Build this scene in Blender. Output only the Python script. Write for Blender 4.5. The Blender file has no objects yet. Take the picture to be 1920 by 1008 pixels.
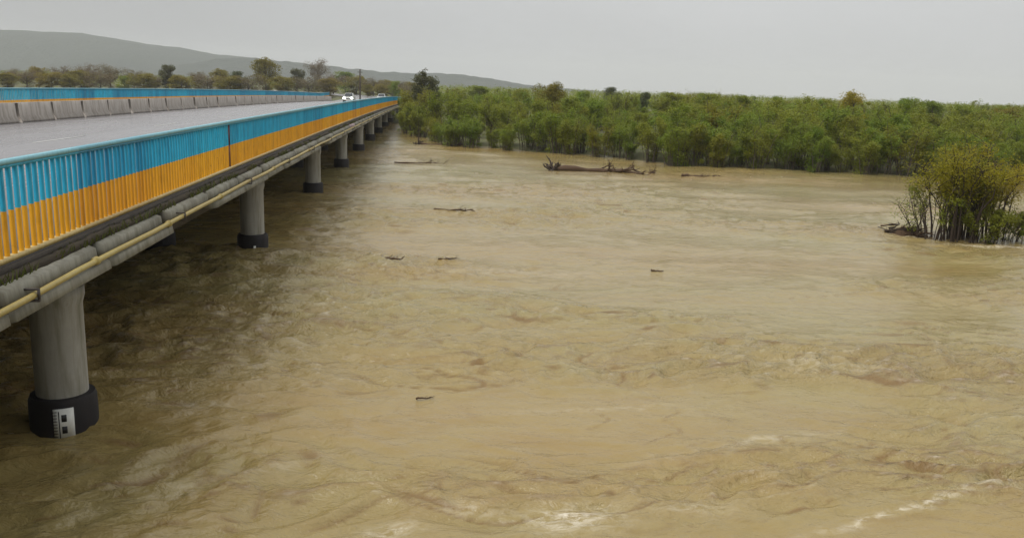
import bpy, math, random
import numpy as np
from mathutils import Vector, Matrix, Euler

random.seed(7); rng = np.random.default_rng(11)
C = bpy.context.scene.collection
S = bpy.context.scene
rad = math.radians

# ------------------------------------------------------------------ camera
CH = 5.1                                     # eye height above the flood water (z = 0)
F_PX, W_PX, H_PX = 1600.0, 1920.0, 1008.0
def _ray(px, py):
    return Vector((px - W_PX/2, -(py - H_PX/2), -F_PX)).normalized()
_Y = _ray(805, 159); _h2 = _ray(1805, 159 + 35)
_Z = _h2.cross(_Y).normalized(); _X = _Y.cross(_Z)
R = Matrix((_X, _Y, _Z))                     # camera -> world rotation
cam = bpy.data.cameras.new('camera'); camo = bpy.data.objects.new('camera', cam); C.objects.link(camo)
cam.lens = F_PX / W_PX * 36.0; cam.clip_end = 20000; cam.clip_start = 0.1
camo.matrix_world = Matrix.Translation((0, 0, CH)) @ R.to_4x4()
S.camera = camo

# ------------------------------------------------------------------ sky, sun, exposure
SUN_EL, SUN_ROT = rad(57), rad(240)
w = bpy.data.worlds.new('World'); S.world = w; w.use_nodes = True
nt = w.node_tree; N = nt.nodes; L = nt.links
for n in list(N): N.remove(n)
out = N.new('ShaderNodeOutputWorld'); bg = N.new('ShaderNodeBackground'); L.new(bg.outputs[0], out.inputs[0])
sky = N.new('ShaderNodeTexSky'); sky.sky_type = 'NISHITA'; sky.sun_disc = False
sky.sun_elevation = SUN_EL; sky.sun_rotation = SUN_ROT; sky.dust_density = 6.0; sky.air_density = 1.0
hs = N.new('ShaderNodeHueSaturation'); hs.inputs['Saturation'].default_value = 0.10
L.new(sky.outputs[0], hs.inputs['Color'])
tc = N.new('ShaderNodeTexCoord'); sep = N.new('ShaderNodeSeparateXYZ'); L.new(tc.outputs['Generated'], sep.inputs[0])
ns = N.new('ShaderNodeTexNoise'); ns.inputs['Scale'].default_value = 2.2; ns.inputs['Detail'].default_value = 4
mp = N.new('ShaderNodeMapping'); mp.inputs['Scale'].default_value = (1, 1, 3.0)
L.new(tc.outputs['Generated'], mp.inputs[0]); L.new(mp.outputs[0], ns.inputs['Vector'])
def wmath(op, a, b):
    m = N.new('ShaderNodeMath'); m.operation = op
    for i, v in enumerate((a, b)):
        if isinstance(v, (int, float)): m.inputs[i].default_value = v
        else: L.new(v, m.inputs[i])
    return m.outputs[0]
el = wmath('MAXIMUM', sep.outputs[2], 0.0)
lum = wmath('ADD', wmath('MULTIPLY', el, 1.0), 1.0)                   # overcast sky: brighter overhead
cl = wmath('ADD', wmath('MULTIPLY', ns.outputs['Fac'], 0.30), 0.85)   # faint cloud mottling
lum = wmath('MULTIPLY', lum, cl)
mr = N.new('ShaderNodeMapRange'); mr.interpolation_type = 'SMOOTHSTEP'; L.new(sep.outputs[0], mr.inputs[0])        # heavier cloud towards the hills
for i_, v_ in enumerate((-.45, .15, .72, 1.02)): mr.inputs[1 + i_].default_value = v_
lum = wmath('MULTIPLY', lum, mr.outputs[0])
cloud = N.new('ShaderNodeMixRGB'); cloud.blend_type = 'MULTIPLY'; cloud.inputs[0].default_value = 1
cloud.inputs[1].default_value = (3.22, 3.27, 3.31, 1); L.new(lum, cloud.inputs[2])
mx = N.new('ShaderNodeMixRGB'); mx.inputs[0].default_value = 0.92
L.new(hs.outputs[0], mx.inputs[1]); L.new(cloud.outputs[0], mx.inputs[2]); L.new(mx.outputs[0], bg.inputs[0])
bg.inputs[1].default_value = 0.10

sl = bpy.data.lights.new('sun', 'SUN'); so = bpy.data.objects.new('sun', sl); C.objects.link(so)
sl.energy = 1.5; sl.angle = rad(40); sl.color = (1.0, 0.97, 0.93)
so.rotation_euler = Euler((rad(90) - SUN_EL, 0, rad(180) - SUN_ROT + rad(0)), 'XYZ')
S.view_settings.view_transform = 'Standard'; S.view_settings.look = 'None'
S.view_settings.exposure = 0.78; S.view_settings.gamma = 1.0; S.view_settings.use_curve_mapping = False
S.render.engine = 'CYCLES'
S.cycles.use_denoising = True; S.cycles.max_bounces = 8; S.cycles.diffuse_bounces = 3
S.cycles.glossy_bounces = 3; S.cycles.transmission_bounces = 3; S.cycles.volume_bounces = 1
S.cycles.transparent_max_bounces = 6

# ------------------------------------------------------------------ helpers
def tag(o, label=None, cat=None, group=None, kind=None):
    if label: o['label'] = label
    if cat: o['category'] = cat
    if group: o['group'] = group
    if kind: o['kind'] = kind
    return o
def empty(name, loc=(0, 0, 0), rz=0.0):
    o = bpy.data.objects.new(name, None); C.objects.link(o); o.location = loc; o.rotation_euler = (0, 0, rz)
    o.empty_display_size = 0.2
    return o
def mesh_np(name, v, faces, mats, midx=None, smooth=False):
    """v (N,3); faces: (M,k) array or list of arrays/lists"""
    me = bpy.data.meshes.new(name)
    v = np.asarray(v, dtype=np.float32)
    if isinstance(faces, np.ndarray):
        k = faces.shape[1]; nf = len(faces); flat = faces.astype(np.int32).ravel()
        starts = np.arange(nf, dtype=np.int32) * k; tot = np.full(nf, k, dtype=np.int32)
    else:
        flat = np.array([i for f in faces for i in f], dtype=np.int32)
        tot = np.array([len(f) for f in faces], dtype=np.int32); nf = len(faces)
        starts = np.concatenate(([0], np.cumsum(tot)[:-1])).astype(np.int32)
    me.vertices.add(len(v)); me.vertices.foreach_set('co', v.ravel())
    me.loops.add(len(flat)); me.loops.foreach_set('vertex_index', flat)
    me.polygons.add(nf); me.polygons.foreach_set('loop_start', starts); me.polygons.foreach_set('loop_total', tot)
    if midx is not None: me.polygons.foreach_set('material_index', np.asarray(midx, dtype=np.int32))
    if smooth: me.polygons.foreach_set('use_smooth', np.ones(nf, dtype=bool))
    for m in (mats if isinstance(mats, (list, tuple)) else [mats]): me.materials.append(m)
    me.update(calc_edges=True); me.validate()
    return me
def link(name, me, parent=None, loc=(0, 0, 0), rot=(0, 0, 0), scale=(1, 1, 1)):
    """loc is in world units; parents here are never rotated unless loc is already local"""
    o = bpy.data.objects.new(name, me); C.objects.link(o)
    o.location = loc; o.rotation_euler = rot; o.scale = scale
    if parent is not None:
        o.parent = parent
    return o
class MB:
    def __init__(s): s.v = []; s.f = []; s.m = []
    def add(s, v, f, mi=0):
        b = len(s.v); s.v += [tuple(p) for p in v]; s.f += [[i + b for i in q] for q in f]; s.m += [mi] * len(f)
    def box(s, x0, x1, y0, y1, z0, z1, mi=0):
        s.add([(x0,y0,z0),(x1,y0,z0),(x1,y1,z0),(x0,y1,z0),(x0,y0,z1),(x1,y0,z1),(x1,y1,z1),(x0,y1,z1)],
              [[3,2,1,0],[4,5,6,7],[0,1,5,4],[1,2,6,5],[2,3,7,6],[3,0,4,7]], mi)
    def tube(s, pts, rr, n=8, mi=0, cap=True, jit=0.0):
        pts = [Vector(p) for p in pts]; base = len(s.v); prev = None
        if isinstance(rr, (int, float)): rr = [rr] * len(pts)
        for i, p in enumerate(pts):
            t = (pts[min(i+1, len(pts)-1)] - pts[max(i-1, 0)]).normalized()
            if prev is None:
                u = t.orthogonal().normalized()
            else:
                u = (prev - t * prev.dot(t)).normalized()
            prev = u; q = t.cross(u)
            for k in range(n):
                a = 2*math.pi*k/n; r = rr[i] * (1 + (random.uniform(-jit, jit) if jit else 0))
                s.v.append(tuple(p + (u*math.cos(a) + q*math.sin(a)) * r))
        for i in range(len(pts)-1):
            for k in range(n):
                a = base + i*n + k; b = base + i*n + (k+1) % n
                s.f.append([a, b, b+n, a+n]); s.m.append(mi)
        if cap:
            s.f.append([base + k for k in range(n)][::-1]); s.m.append(mi)
            e = base + (len(pts)-1)*n
            s.f.append([e + k for k in range(n)]); s.m.append(mi)
    def lathe(s, prof, n=24, mi=0, c=(0, 0, 0)):
        base = len(s.v)
        for r, z in prof:
            for k in range(n):
                a = 2*math.pi*k/n; s.v.append((c[0]+r*math.cos(a), c[1]+r*math.sin(a), c[2]+z))
        for i in range(len(prof)-1):
            for k in range(n):
                a = base+i*n+k; b = base+i*n+(k+1) % n
                s.f.append([a, b, b+n, a+n]); s.m.append(mi)
        s.f.append([base+k for k in range(n)][::-1]); s.m.append(mi)
        e = base+(len(prof)-1)*n; s.f.append([e+k for k in range(n)]); s.m.append(mi)
    def mesh(s, name, mats, smooth=False): return mesh_np(name, np.array(s.v), s.f, mats, s.m, smooth)
    def build(s, name, mats, parent=None, loc=(0,0,0), smooth=False, rot=(0,0,0)):
        return link(name, s.mesh(name, mats, smooth), parent, loc, rot)
def autosmooth(o, ang=40):
    me = o.data
    me.polygons.foreach_set('use_smooth', np.ones(len(me.polygons), dtype=bool))
    try: me.set_sharp_from_angle(angle=rad(ang))
    except Exception: pass
    return o

# gradient noise, numpy
_perm = rng.permutation(256); _perm = np.concatenate([_perm, _perm])
_ga = rng.random(256) * 2*np.pi; _g = np.stack([np.cos(_ga), np.sin(_ga)], 1)
def perlin(x, y):
    xi = np.floor(x).astype(np.int64); yi = np.floor(y).astype(np.int64)
    xf = x - xi; yf = y - yi; xi &= 255; yi &= 255
    u = xf*xf*xf*(xf*(xf*6-15)+10); v = yf*yf*yf*(yf*(yf*6-15)+10)
    def g(ix, iy, dx, dy):
        h = _g[_perm[_perm[ix & 255] + (iy & 255)]]; return h[..., 0]*dx + h[..., 1]*dy
    a = g(xi, yi, xf, yf); b = g(xi+1, yi, xf-1, yf); c = g(xi, yi+1, xf, yf-1); d = g(xi+1, yi+1, xf-1, yf-1)
    return ((a*(1-u)+b*u)*(1-v) + (c*(1-u)+d*u)*v) * 1.5
def sstep(a, b, x):
    t = np.clip((x-a)/(b-a), 0, 1); return t*t*(3-2*t)

# ------------------------------------------------------------------ materials
class NB:
    def __init__(s, name):
        s.m = bpy.data.materials.new(name); s.m.use_nodes = True; s.nt = s.m.node_tree; s.N = s.nt.nodes; s.L = s.nt.links
        s.b = s.N['Principled BSDF']; s.out = s.N['Material Output']
    def new(s, t): return s.N.new(t)
    def set(s, sock, v):
        if isinstance(v, bpy.types.NodeSocket): s.L.new(v, sock)
        elif isinstance(v, (tuple, list)) and sock.type == 'RGBA': sock.default_value = tuple(v)[:3] + (1,)
        else: sock.default_value = v
    def math(s, op, a, b=0.0, clamp=False):
        n = s.new('ShaderNodeMath'); n.operation = op; n.use_clamp = clamp; s.set(n.inputs[0], a); s.set(n.inputs[1], b); return n.outputs[0]
    def mix(s, fac, a, b, mode='MIX'):
        n = s.new('ShaderNodeMixRGB'); n.blend_type = mode; s.set(n.inputs[0], fac); s.set(n.inputs[1], a); s.set(n.inputs[2], b); return n.outputs[0]
    def coord(s, kind='Object', scale=(1, 1, 1)):
        if kind == 'World': o = s.new('ShaderNodeNewGeometry').outputs['Position']
        else: o = s.new('ShaderNodeTexCoord').outputs[kind]
        mp = s.new('ShaderNodeMapping'); mp.inputs['Scale'].default_value = scale; s.L.new(o, mp.inputs[0]); return mp.outputs[0]
    def noise(s, vec, scale, detail=4, rough=0.55, dist=0.0):
        n = s.new('ShaderNodeTexNoise'); s.L.new(vec, n.inputs['Vector']); n.inputs['Scale'].default_value = scale
        n.inputs['Detail'].default_value = detail; n.inputs['Roughness'].default_value = rough; n.inputs['Distortion'].default_value = dist
        return n.outputs['Fac']
    def ramp(s, fac, stops):
        n = s.new('ShaderNodeValToRGB'); e = n.color_ramp.elements
        while len(e) < len(stops): e.new(0.5)
        for i, (p, c) in enumerate(stops):
            e[i].position = p; e[i].color = (c, c, c, 1) if isinstance(c, (int, float)) else tuple(c)[:3] + (1,)
        s.L.new(fac, n.inputs[0]); return n.outputs[0]
    def bump(s, h, strength=0.3, dist=0.02, normal=None):
        n = s.new('ShaderNodeBump'); s.set(n.inputs['Height'], h); n.inputs['Strength'].default_value = strength; n.inputs['Distance'].default_value = dist
        if normal is not None: s.L.new(normal, n.inputs['Normal'])
        return n.outputs[0]
    def p(s, **k):
        for key, v in k.items(): s.set(s.b.inputs[key.replace('_', ' ')], v)
        return s.m

def concrete(name, col, stain=(0.10, 0.085, 0.06), stain_amt=0.6, rough=0.85, bump=0.3):
    a = NB(name); v = a.coord('World'); n1 = a.noise(v, 1.3, 6); n2 = a.noise(v, 14, 5)
    vs = a.coord('World', (5.0, 5.0, 0.5)); st = a.ramp(a.noise(vs, 1.1, 5, .65), [(0.42, 0), (0.68, 1)])
    c = a.mix(n1, tuple(x*0.72 for x in col), tuple(min(1, x*1.22) for x in col))
    c = a.mix(a.math('MULTIPLY', n2, 0.35), c, tuple(x*0.55 for x in col))
    c = a.mix(a.math('MULTIPLY', st, stain_amt), c, stain)
    return a.p(Base_Color=c, Roughness=rough, Normal=a.bump(a.math('ADD', n1, a.math('MULTIPLY', n2, .5)), bump, .02))
def paint(name, col, dark, panel=2.934, rough=0.45):
    """flaking enamel; every railing panel was painted on a different day"""
    a = NB(name); pos = a.coord('World'); sp = a.new('ShaderNodeSeparateXYZ'); a.L.new(pos, sp.inputs[0])
    idx = a.math('FLOOR', a.math('DIVIDE', sp.outputs[1], panel)); wn = a.new('ShaderNodeTexWhiteNoise'); wn.noise_dimensions = '1D'; a.L.new(idx, wn.inputs['W'])
    k = a.ramp(wn.outputs[0], [(0.0, 0), (0.45, .35), (1.0, 1)])
    vn = a.noise(a.coord('World', (3, 3, .8)), 5, 5, .6)
    c = a.mix(k, dark, col); c = a.mix(a.ramp(vn, [(.45, 0), (.75, .6)]), c, tuple(x*.55 for x in dark))
    oi = a.new('ShaderNodeObjectInfo'); c = a.mix(a.math('MULTIPLY', oi.outputs['Random'], .35), c, tuple(min(1, x*1.35+.02) for x in col))
    rust = a.ramp(a.noise(pos, 9, 6, .7), [(.66, 0), (.74, 1)])
    c = a.mix(a.math('MULTIPLY', rust, .7), c, (0.10, 0.045, 0.02))
    return a.p(Base_Color=c, Roughness=rough)
def flat(name, col, rough=0.6, metal=0.0, var=0.25):
    a = NB(name); n = a.noise(a.coord('World'), 6, 5)
    return a.p(Base_Color=a.mix(n, tuple(x*(1-var) for x in col), tuple(min(1, x*(1+var)) for x in col)), Roughness=rough, Metallic=metal)
def leafmat(name, c1, c2, c3, trans=0.35):
    """c1 darker, c2 lighter leaf; c3 tint some plants lean to"""
    a = NB(name); g = a.new('ShaderNodeNewGeometry'); oi = a.new('ShaderNodeObjectInfo')
    c = a.mix(g.outputs['Random Per Island'], c1, c2)
    tint = a.ramp(oi.outputs['Random'], [(.35, 0), (1, .75)])
    c = a.mix(tint, c, c3)
    cn = a.noise(a.coord('World'), .5, 3); c = a.mix(a.ramp(cn, [(.4, 0), (.7, .55)]), c, c3)
    a.p(Base_Color=c, Roughness=.55); a.b.inputs['Specular IOR Level'].default_value = .25
    tr = a.new('ShaderNodeBsdfTranslucent'); a.L.new(c, tr.inputs[0])
    ms = a.new('ShaderNodeMixShader'); ms.inputs[0].default_value = trans
    a.L.new(a.b.outputs[0], ms.inputs[1]); a.L.new(tr.outputs[0], ms.inputs[2]); a.L.new(ms.outputs[0], a.out.inputs[0])
    return a.m
def barkmat(name, col):
    a = NB(name); n = a.noise(a.coord('Object', (4, 4, 1)), 6, 6, .65)
    return a.p(Base_Color=a.mix(n, tuple(x*.45 for x in col), tuple(x*1.4 for x in col)), Roughness=.9, Normal=a.bump(n, .5, .03))

M = {}
M['conc'] = concrete('pier_concrete', (0.40, 0.385, 0.34), (0.13, 0.12, 0.07), .75)
M['cornice'] = concrete('cornice_concrete', (0.28, 0.27, 0.22), (0.08, 0.065, 0.035), .65, .85, .08)
M['cornice_pink'] = concrete('pink_washed_concrete', (0.44, 0.34, 0.35), (0.2, 0.13, 0.14), .4)
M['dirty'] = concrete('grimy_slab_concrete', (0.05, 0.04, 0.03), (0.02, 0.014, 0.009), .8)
M['under'] = concrete('shaded_girder_concrete', (0.07, 0.058, 0.042), (0.03, 0.022, 0.014), .6)  # concrete colour darkened to deepen the shade below the deck
M['barrier'] = concrete('barrier_concrete', (0.40, 0.36, 0.32), (0.13, 0.105, 0.08), .6)
M['collar'] = concrete('black_tarred_band', (0.009, 0.007, 0.009), (0.016, 0.009, 0.007), .5, .7)
M['blue'] = paint('blue_enamel', (0.016, 0.40, 0.60), (0.005, 0.21, 0.38))
M['yellow'] = paint('yellow_enamel', (0.74, 0.36, 0.006), (0.58, 0.24, 0.004))
M['rail_pale'] = paint('pale_blue_enamel', (0.22, 0.46, 0.52), (0.12, 0.34, 0.42))
M['rail_low'] = paint('faded_yellow_enamel', (0.52, 0.40, 0.16), (0.36, 0.24, 0.07))
M['rust'] = flat('rusty_dark_paint', (0.09, 0.025, 0.02), .8)
M['gas'] = paint('gas_pipe_yellow', (0.38, 0.30, 0.09), (0.24, 0.165, 0.045), 1.7)
M['white'] = flat('gauge_white', (0.72, 0.72, 0.68), .5, 0, .12)
M['black'] = flat('gauge_black', (0.015, 0.015, 0.016), .5)
M['steel'] = flat('bracket_steel', (0.05, 0.04, 0.035), .6, .3)
a = NB('wet_asphalt'); v = a.coord('World'); n1 = a.noise(a.coord('World', (1, .15, 1)), 1.2, 5); n2 = a.noise(v, 60, 3)
M['asphalt'] = a.p(Base_Color=a.mix(n2, (.19, .182, .186), (.26, .25, .255)), Roughness=a.ramp(n1, [(.3, .20), (.7, .32)]), Normal=a.bump(n2, .05, .003))
a = NB('wet_pavement'); v = a.coord('World'); n1 = a.noise(v, 2, 5)
M['walk'] = a.p(Base_Color=a.mix(n1, (.07, .066, .062), (.12, .115, .11)), Roughness=.6, Normal=a.bump(n1, .2, .01))
M['mark'] = flat('road_paint', (.42, .42, .40), .5)
M['soil'] = flat('mossy_soil', (.045, .034, .02), .95, 0, .6)
M['leaf_willow'] = leafmat('willow_leaves', (.13, .175, .012), (.22, .25, .022), (.25, .22, .02), .45)
M['leaf_thicket'] = leafmat('thicket_leaves', (.115, .19, .014), (.195, .27, .024), (.25, .245, .024), .45)
M['leaf_dark'] = leafmat('dark_tree_leaves', (.05, .075, .022), (.09, .115, .035), (.11, .10, .04))
M['leaf_olive'] = leafmat('olive_tree_leaves', (.15, .14, .02), (.24, .21, .03), (.25, .19, .03), .45)
M['leaf_brown'] = leafmat('budding_brown_twigs', (.12, .10, .045), (.19, .155, .075), (.16, .11, .06))
M['leaf_gold'] = leafmat('yellow_spring_leaves', (.25, .22, .016), (.36, .31, .025), (.37, .27, .02), .5)
M['leaf_bush'] = leafmat('flood_bush_leaves', (.19, .19, .010), (.31, .29, .018), (.34, .26, .012), .5)
M['bark'] = barkmat('grey_brown_bark', (.085, .068, .05))
M['bark_dark'] = barkmat('wet_dark_bark', (.045, .03, .02))
M['drift'] = barkmat('driftwood_brown', (.075, .042, .02))
M['grass'] = leafmat('weed_blades', (.05, .07, .015), (.10, .12, .02), (.10, .08, .03))

# water: turbid flood
a = NB('flood_water'); pw = a.coord('World', (1, 1, 1))
big = a.noise(a.coord('World', (.045, .11, 1)), 1.0, 4, .55, .4); mid = a.noise(a.coord('World', (.5, 1.0, 1)), 1.0, 5, .6, .8)
c = a.mix(a.ramp(big, [(.35, 0), (.65, 1)]), (.252, .210, .083), (.276, .192, .070))  # greener patches put sky reflection into the water colour
c = a.mix(a.math('MULTIPLY', a.ramp(mid, [(.45, 0), (.72, 1)]), .35), c, (.215, .13, .034))
at = a.new('ShaderNodeAttribute'); at.attribute_name = 'foam'
fn = a.ramp(a.noise(a.coord('World', (5, 9, 1)), 1.0, 6, .72, .6), [(.42, 0), (.62, 1)])
foam = a.math('MULTIPLY', at.outputs['Fac'], fn, True)
streak_at = a.new('ShaderNodeAttribute'); streak_at.attribute_name = 'dark_streak'
c = a.mix(a.math('MULTIPLY', streak_at.outputs['Fac'], .75, True), c, (.13, .062, .014))  # darker brown streaks and flecks mixed into the water colour
c = a.mix(foam, c, (.62, .56, .44))
r1 = a.noise(a.coord('World', (2.2, 4.0, 1)), 1.0, 5, .6, .5); r2 = a.noise(a.coord('World', (9, 15, 1)), 1.0, 4, .6, .3)
ch = a.new('ShaderNodeAttribute'); ch.attribute_name = 'chop'
nb = a.bump(a.math('MULTIPLY', r1, ch.outputs['Fac']), .85, .13); nb = a.bump(a.math('MULTIPLY', r2, ch.outputs['Fac']), .7, .034, nb)
a.p(Base_Color=c, Roughness=a.math('ADD', a.math('MULTIPLY', a.math('MAXIMUM', foam, streak_at.outputs['Fac']), .5), .10), Normal=nb); a.b.inputs['IOR'].default_value = 1.48
M['water'] = a.m
a = NB('river_ground'); n1 = a.noise(a.coord('World'), .15, 6); n2 = a.noise(a.coord('World'), 3, 5)
c = a.mix(n1, (.05, .07, .018), (.10, .10, .035)); c = a.mix(a.ramp(n2, [(.45, 0), (.7, .8)]), c, (.12, .085, .045))
M['ground'] = a.p(Base_Color=c, Roughness=.95, Normal=a.bump(n2, .5, .1))
a = NB('hill_forest'); n1 = a.noise(a.coord('World'), .012, 6); n2 = a.noise(a.coord('World'), .08, 4)
c = a.mix(n1, (.028, .040, .034), (.06, .07, .055)); c = a.mix(a.math('MULTIPLY', n2, .5), c, (.03, .035, .02))
M['hill'] = a.p(Base_Color=c, Roughness=1.0, Normal=a.bump(n2, 1.0, 3.0))

# ------------------------------------------------------------------ the river
def bank_y(x):
    return np.interp(x, [-900, -60, -30, -20, -9, -5, -2.5, 2, 11, 18, 30, 42, 80, 300, 900],
                        [190, 178, 172, 166, 150, 118, 93, 74, 69, 59.5, 57.5, 54.5, 50, 44, 40])
def half(x1, d0, k):
    r = [0.0]
    while r[-1] < x1: r.append(r[-1] + d0*(1 + r[-1]/k))
    return np.array(r)
hx = half(320, .05, 6.0); xs = np.concatenate([-hx[::-1], hx[1:]]) + 1.0
ys = [-40, -25, -14, -8, -3, 0, 2.5, 4.5, 6.0]
while ys[-1] < 240: ys.append(ys[-1] + .034*(max(ys[-1], 8.0)/8.0)**1.22)
ys = np.array(ys)
X, Y = np.meshgrid(xs, ys)
PIERS = [-1.2, 12.45, 26.3, 40.2, 53.3] + [53.3 + 13.1*i for i in range(1, 9)]
wx = X + 1.1*perlin(X*.23+5, Y*.31) + .35*perlin(X*.8, Y*.9+7); wy = Y + .8*perlin(X*.21-3, Y*.27+9) + .25*perlin(X*.9+4, Y*1.1)
def ridge(u): return 1 - 2*np.abs(u)
spx = np.gradient(xs)[None, :] + 0*Y; spy = np.gradient(ys)[:, None] + 0*X
def att(wl): return 1 - sstep(.25, .60, np.maximum(spx, spy)/wl)      # fade waves the grid cannot carry
rough = .22 + .85*sstep(-.28, .40, perlin(X*.07+2, Y*.13+5) + .45*perlin(X*.2+8, Y*.5+1)) + .55*sstep(.5, -3.5, X)*sstep(70, 20, Y)
for bx, by, rx, ry, am in [(4, 14.6, 9, .9, .7), (10, 15.6, 5, 1.0, .8), (-1, 24, 5, 1.6, .6), (1.5, 10.2, 5, 1.0, .8), (9, 10.0, 4, .8, .6), (6, 33, 9, 3, .4)]:
    rough += am*np.exp(-((X-bx)/rx)**2 - ((Y-by)/ry)**2)
h = .10*perlin(wx*.16, wy*.33)
h += .085*rough*att(1.2)*ridge(perlin(wx*.42+9, wy*.80))*.8
h += 0.072*rough*att(.6)*ridge(perlin(wx*.9+3, wy*1.7+1))
h += 0.038*rough*att(.32)*ridge(perlin(wx*2.0, wy*3.3+2))
h += 0.018*rough*att(.18)*perlin(wx*4.5+8, wy*6.5)
for py in PIERS:                                            # pile-up and wakes at the piers
    for k in range(6):
        cx = -5.25 - 2.75*k; dx = X - cx; dy = Y - py
        h += .07*np.exp(-((dx+.75)/.35)**2 - (dy/.55)**2)
        h += .05*np.exp(-np.abs(np.abs(dy) - .35 - .20*np.maximum(dx, 0))/.12)*np.exp(-np.maximum(dx, 0)/3.5)*(dx > -.2)
# wake below the flooded bush
h += .05*np.exp(-((Y-29.2+.02*(X-18))/.35)**2)*sstep(17, 20, X)*ridge(perlin(X*1.5, Y*2))
h -= h.mean()
foam = np.zeros_like(h)
for bx, by, rx, ry, ang, am in [(1.75, 9.42, .55, .28, .1, .95), (-.4, 9.2, .4, .2, .2, .5), (.6, 9.7, .5, .12, -.2, .4), (6.2, 9.45, 1.3, .07, .35, .85),
                                (7.6, 9.9, .6, .05, .1, .5), (3.4, 9.6, .5, .15, 0, .35), (3.0, 12.9, 1.6, .10, .05, .22), (7.6, 14.8, 1.2, .35, -.25, .4), (5.0, 11.6, 1.6, .12, .3, .35),
                                (21.5, 28.9, 2.8, .22, -.05, .9), (18.4, 30.6, .9, .25, -.4, .7), (-2.5, 10.6, 1.4, .12, .5, .3), (2.2, 67, 6, .8, -.5, .35),
                                (-3.6, 13.0, .5, .2, 0, .4), (2, 23.5, 3, .5, 0, .25), (9, 40, 12, .6, 0, .2)]:
    dx = X-bx; dy = Y-by; u = dx*math.cos(ang)+dy*math.sin(ang); q = -dx*math.sin(ang)+dy*math.cos(ang) + (.14*perlin(X*1.7, Y*1.7) + .08*perlin(X*4.1, Y*4.1))*min(1, rx)
    foam = np.maximum(foam, am*np.exp(-(u/rx)**2 - (q/ry)**2))
cr = ridge(perlin(wx*.9+3, wy*1.7+1))*.6 + ridge(perlin(wx*2.0, wy*3.3+2))*.4
foam = np.maximum(foam, .55*sstep(.78, .96, cr)*sstep(.7, 1.3, rough)*att(.5))
dark_streak = sstep(.62, .95, cr)*sstep(.5, 1.2, rough)*sstep(-.1, .35, perlin(X*.35+40, Y*.6))*att(.5)  # darker brown on rough crests; thin lines and flecks added below
lw = 1/np.maximum(1.0, spy/.05)
for q, (sx_, sy_, o_) in enumerate([(.28, .62, 3), (.55, 1.1, 17), (.9, 1.9, 31)]):
    ln_ = sstep(.045, .0, np.abs(perlin(wx*sx_+o_, wy*sy_-o_)))*sstep(.05, .35, perlin(X*.22+o_*2, Y*.45+o_))
    dark_streak = np.maximum(dark_streak, ln_*(.95, .8, .7)[q]*sstep(.12, .03, spy*sy_))
fk = perlin(wx*.85+60, wy*2.7+20); dark_streak = np.maximum(dark_streak, sstep(.52, .72, fk)*sstep(.35, .8, rough)*.9*sstep(.5, .25, spy))
fk = perlin(wx*1.9+10, wy*6.0+50); dark_streak = np.maximum(dark_streak, sstep(.55, .75, fk)*sstep(.45, 1.0, rough)*.8*sstep(.2, .1, spy))
dark_streak = np.clip(dark_streak, 0, 1); h -= .015*dark_streak*att(.4)
nx, ny = len(xs), len(ys)
ii = (np.arange(ny-1)[:, None]*nx + np.arange(nx-1)[None, :]).ravel()
wm = mesh_np('water', np.stack([X.ravel(), Y.ravel(), h.ravel()], 1), np.stack([ii, ii+1, ii+1+nx, ii+nx], 1), M['water'], None, True)
for nm, arr in (('foam', foam), ('dark_streak', dark_streak), ('chop', np.clip(rough, .42, 1.5))):
    at_ = wm.attributes.new(nm, 'FLOAT', 'POINT'); at_.data.foreach_set('value', arr.ravel().astype(np.float32))
tag(link('water', wm), kind='structure')

# ------------------------------------------------------------------ ground and hills
def zdip(y): return -5.3e-5*min(166.0, max(0.0, y))**2
def bend(y): return .004*np.clip(np.asarray(y, float) - 195, 0, 130)**2      # the road swings left past the bridge
def ground_z(x, y):
    d = y - bank_y(x)
    far = np.clip(-.25 + d*.12, -2.6, .45 + 0*d) + np.clip((d-20)*.004, 0, 1.2)
    near = np.clip(3.45 - np.maximum(y + 1.0, 0)*.95, -2.6, 3.45)
    z = np.maximum(far, near)
    xe = x + bend(y)
    emb = 1.38 - np.maximum(0, np.maximum(xe + 3.6, -21.4 - xe))*.55       # road embankment past the bridge
    emb = np.where(y > 163, emb, emb - (163 - y)*1.2)
    return np.maximum(z, np.where((emb > -2.6), emb, -3))
def axis(lo, hi, fine_lo, fine_hi, d):
    c = list(np.arange(fine_lo, fine_hi, d)); s = d
    while c[-1] < hi: s *= 1.22; c.append(c[-1]+s)
    s = d; p = [fine_lo]
    while p[-1] > lo: s *= 1.22; p.append(p[-1]-s)
    return np.array(p[:0:-1] + c)
gx = axis(-6000, 6000, -30, 60, 1.5); gy = axis(-6000, 6000, -12, 190, 1.5)
GX, GY = np.meshgrid(gx, gy)
GZ = ground_z(GX, GY) + .12*perlin(GX*.3, GY*.3)*(np.hypot(GX, GY) < 400)
GZ = np.where((GX + bend(GY) > -21) & (GX + bend(GY) < -4) & (GY > 155) & (GY < 600), np.minimum(GZ, 1.36), GZ)
n1, n2 = len(gx), len(gy); ii = (np.arange(n2-1)[:, None]*n1 + np.arange(n1-1)[None, :]).ravel()
tag(link('ground', mesh_np('ground', np.stack([GX.ravel(), GY.ravel(), GZ.ravel()], 1), np.stack([ii, ii+1, ii+1+n1, ii+n1], 1), M['ground'], None, True)), kind='structure')
# a road carries on over the embankment
mb = MB()
for i in range(40):
    y0, y1 = 165 + i*4, 165 + (i+1)*4; s0, s1 = float(bend(y0)), float(bend(y1))
    mb.add([(-18.1-s0, y0, 1.48), (-6.1-s0, y0, 1.48), (-6.1-s1, y1, 1.48), (-18.1-s1, y1, 1.48)], [[0, 1, 2, 3]])
tag(mb.build('road', [M['asphalt']]), kind='structure')

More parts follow.
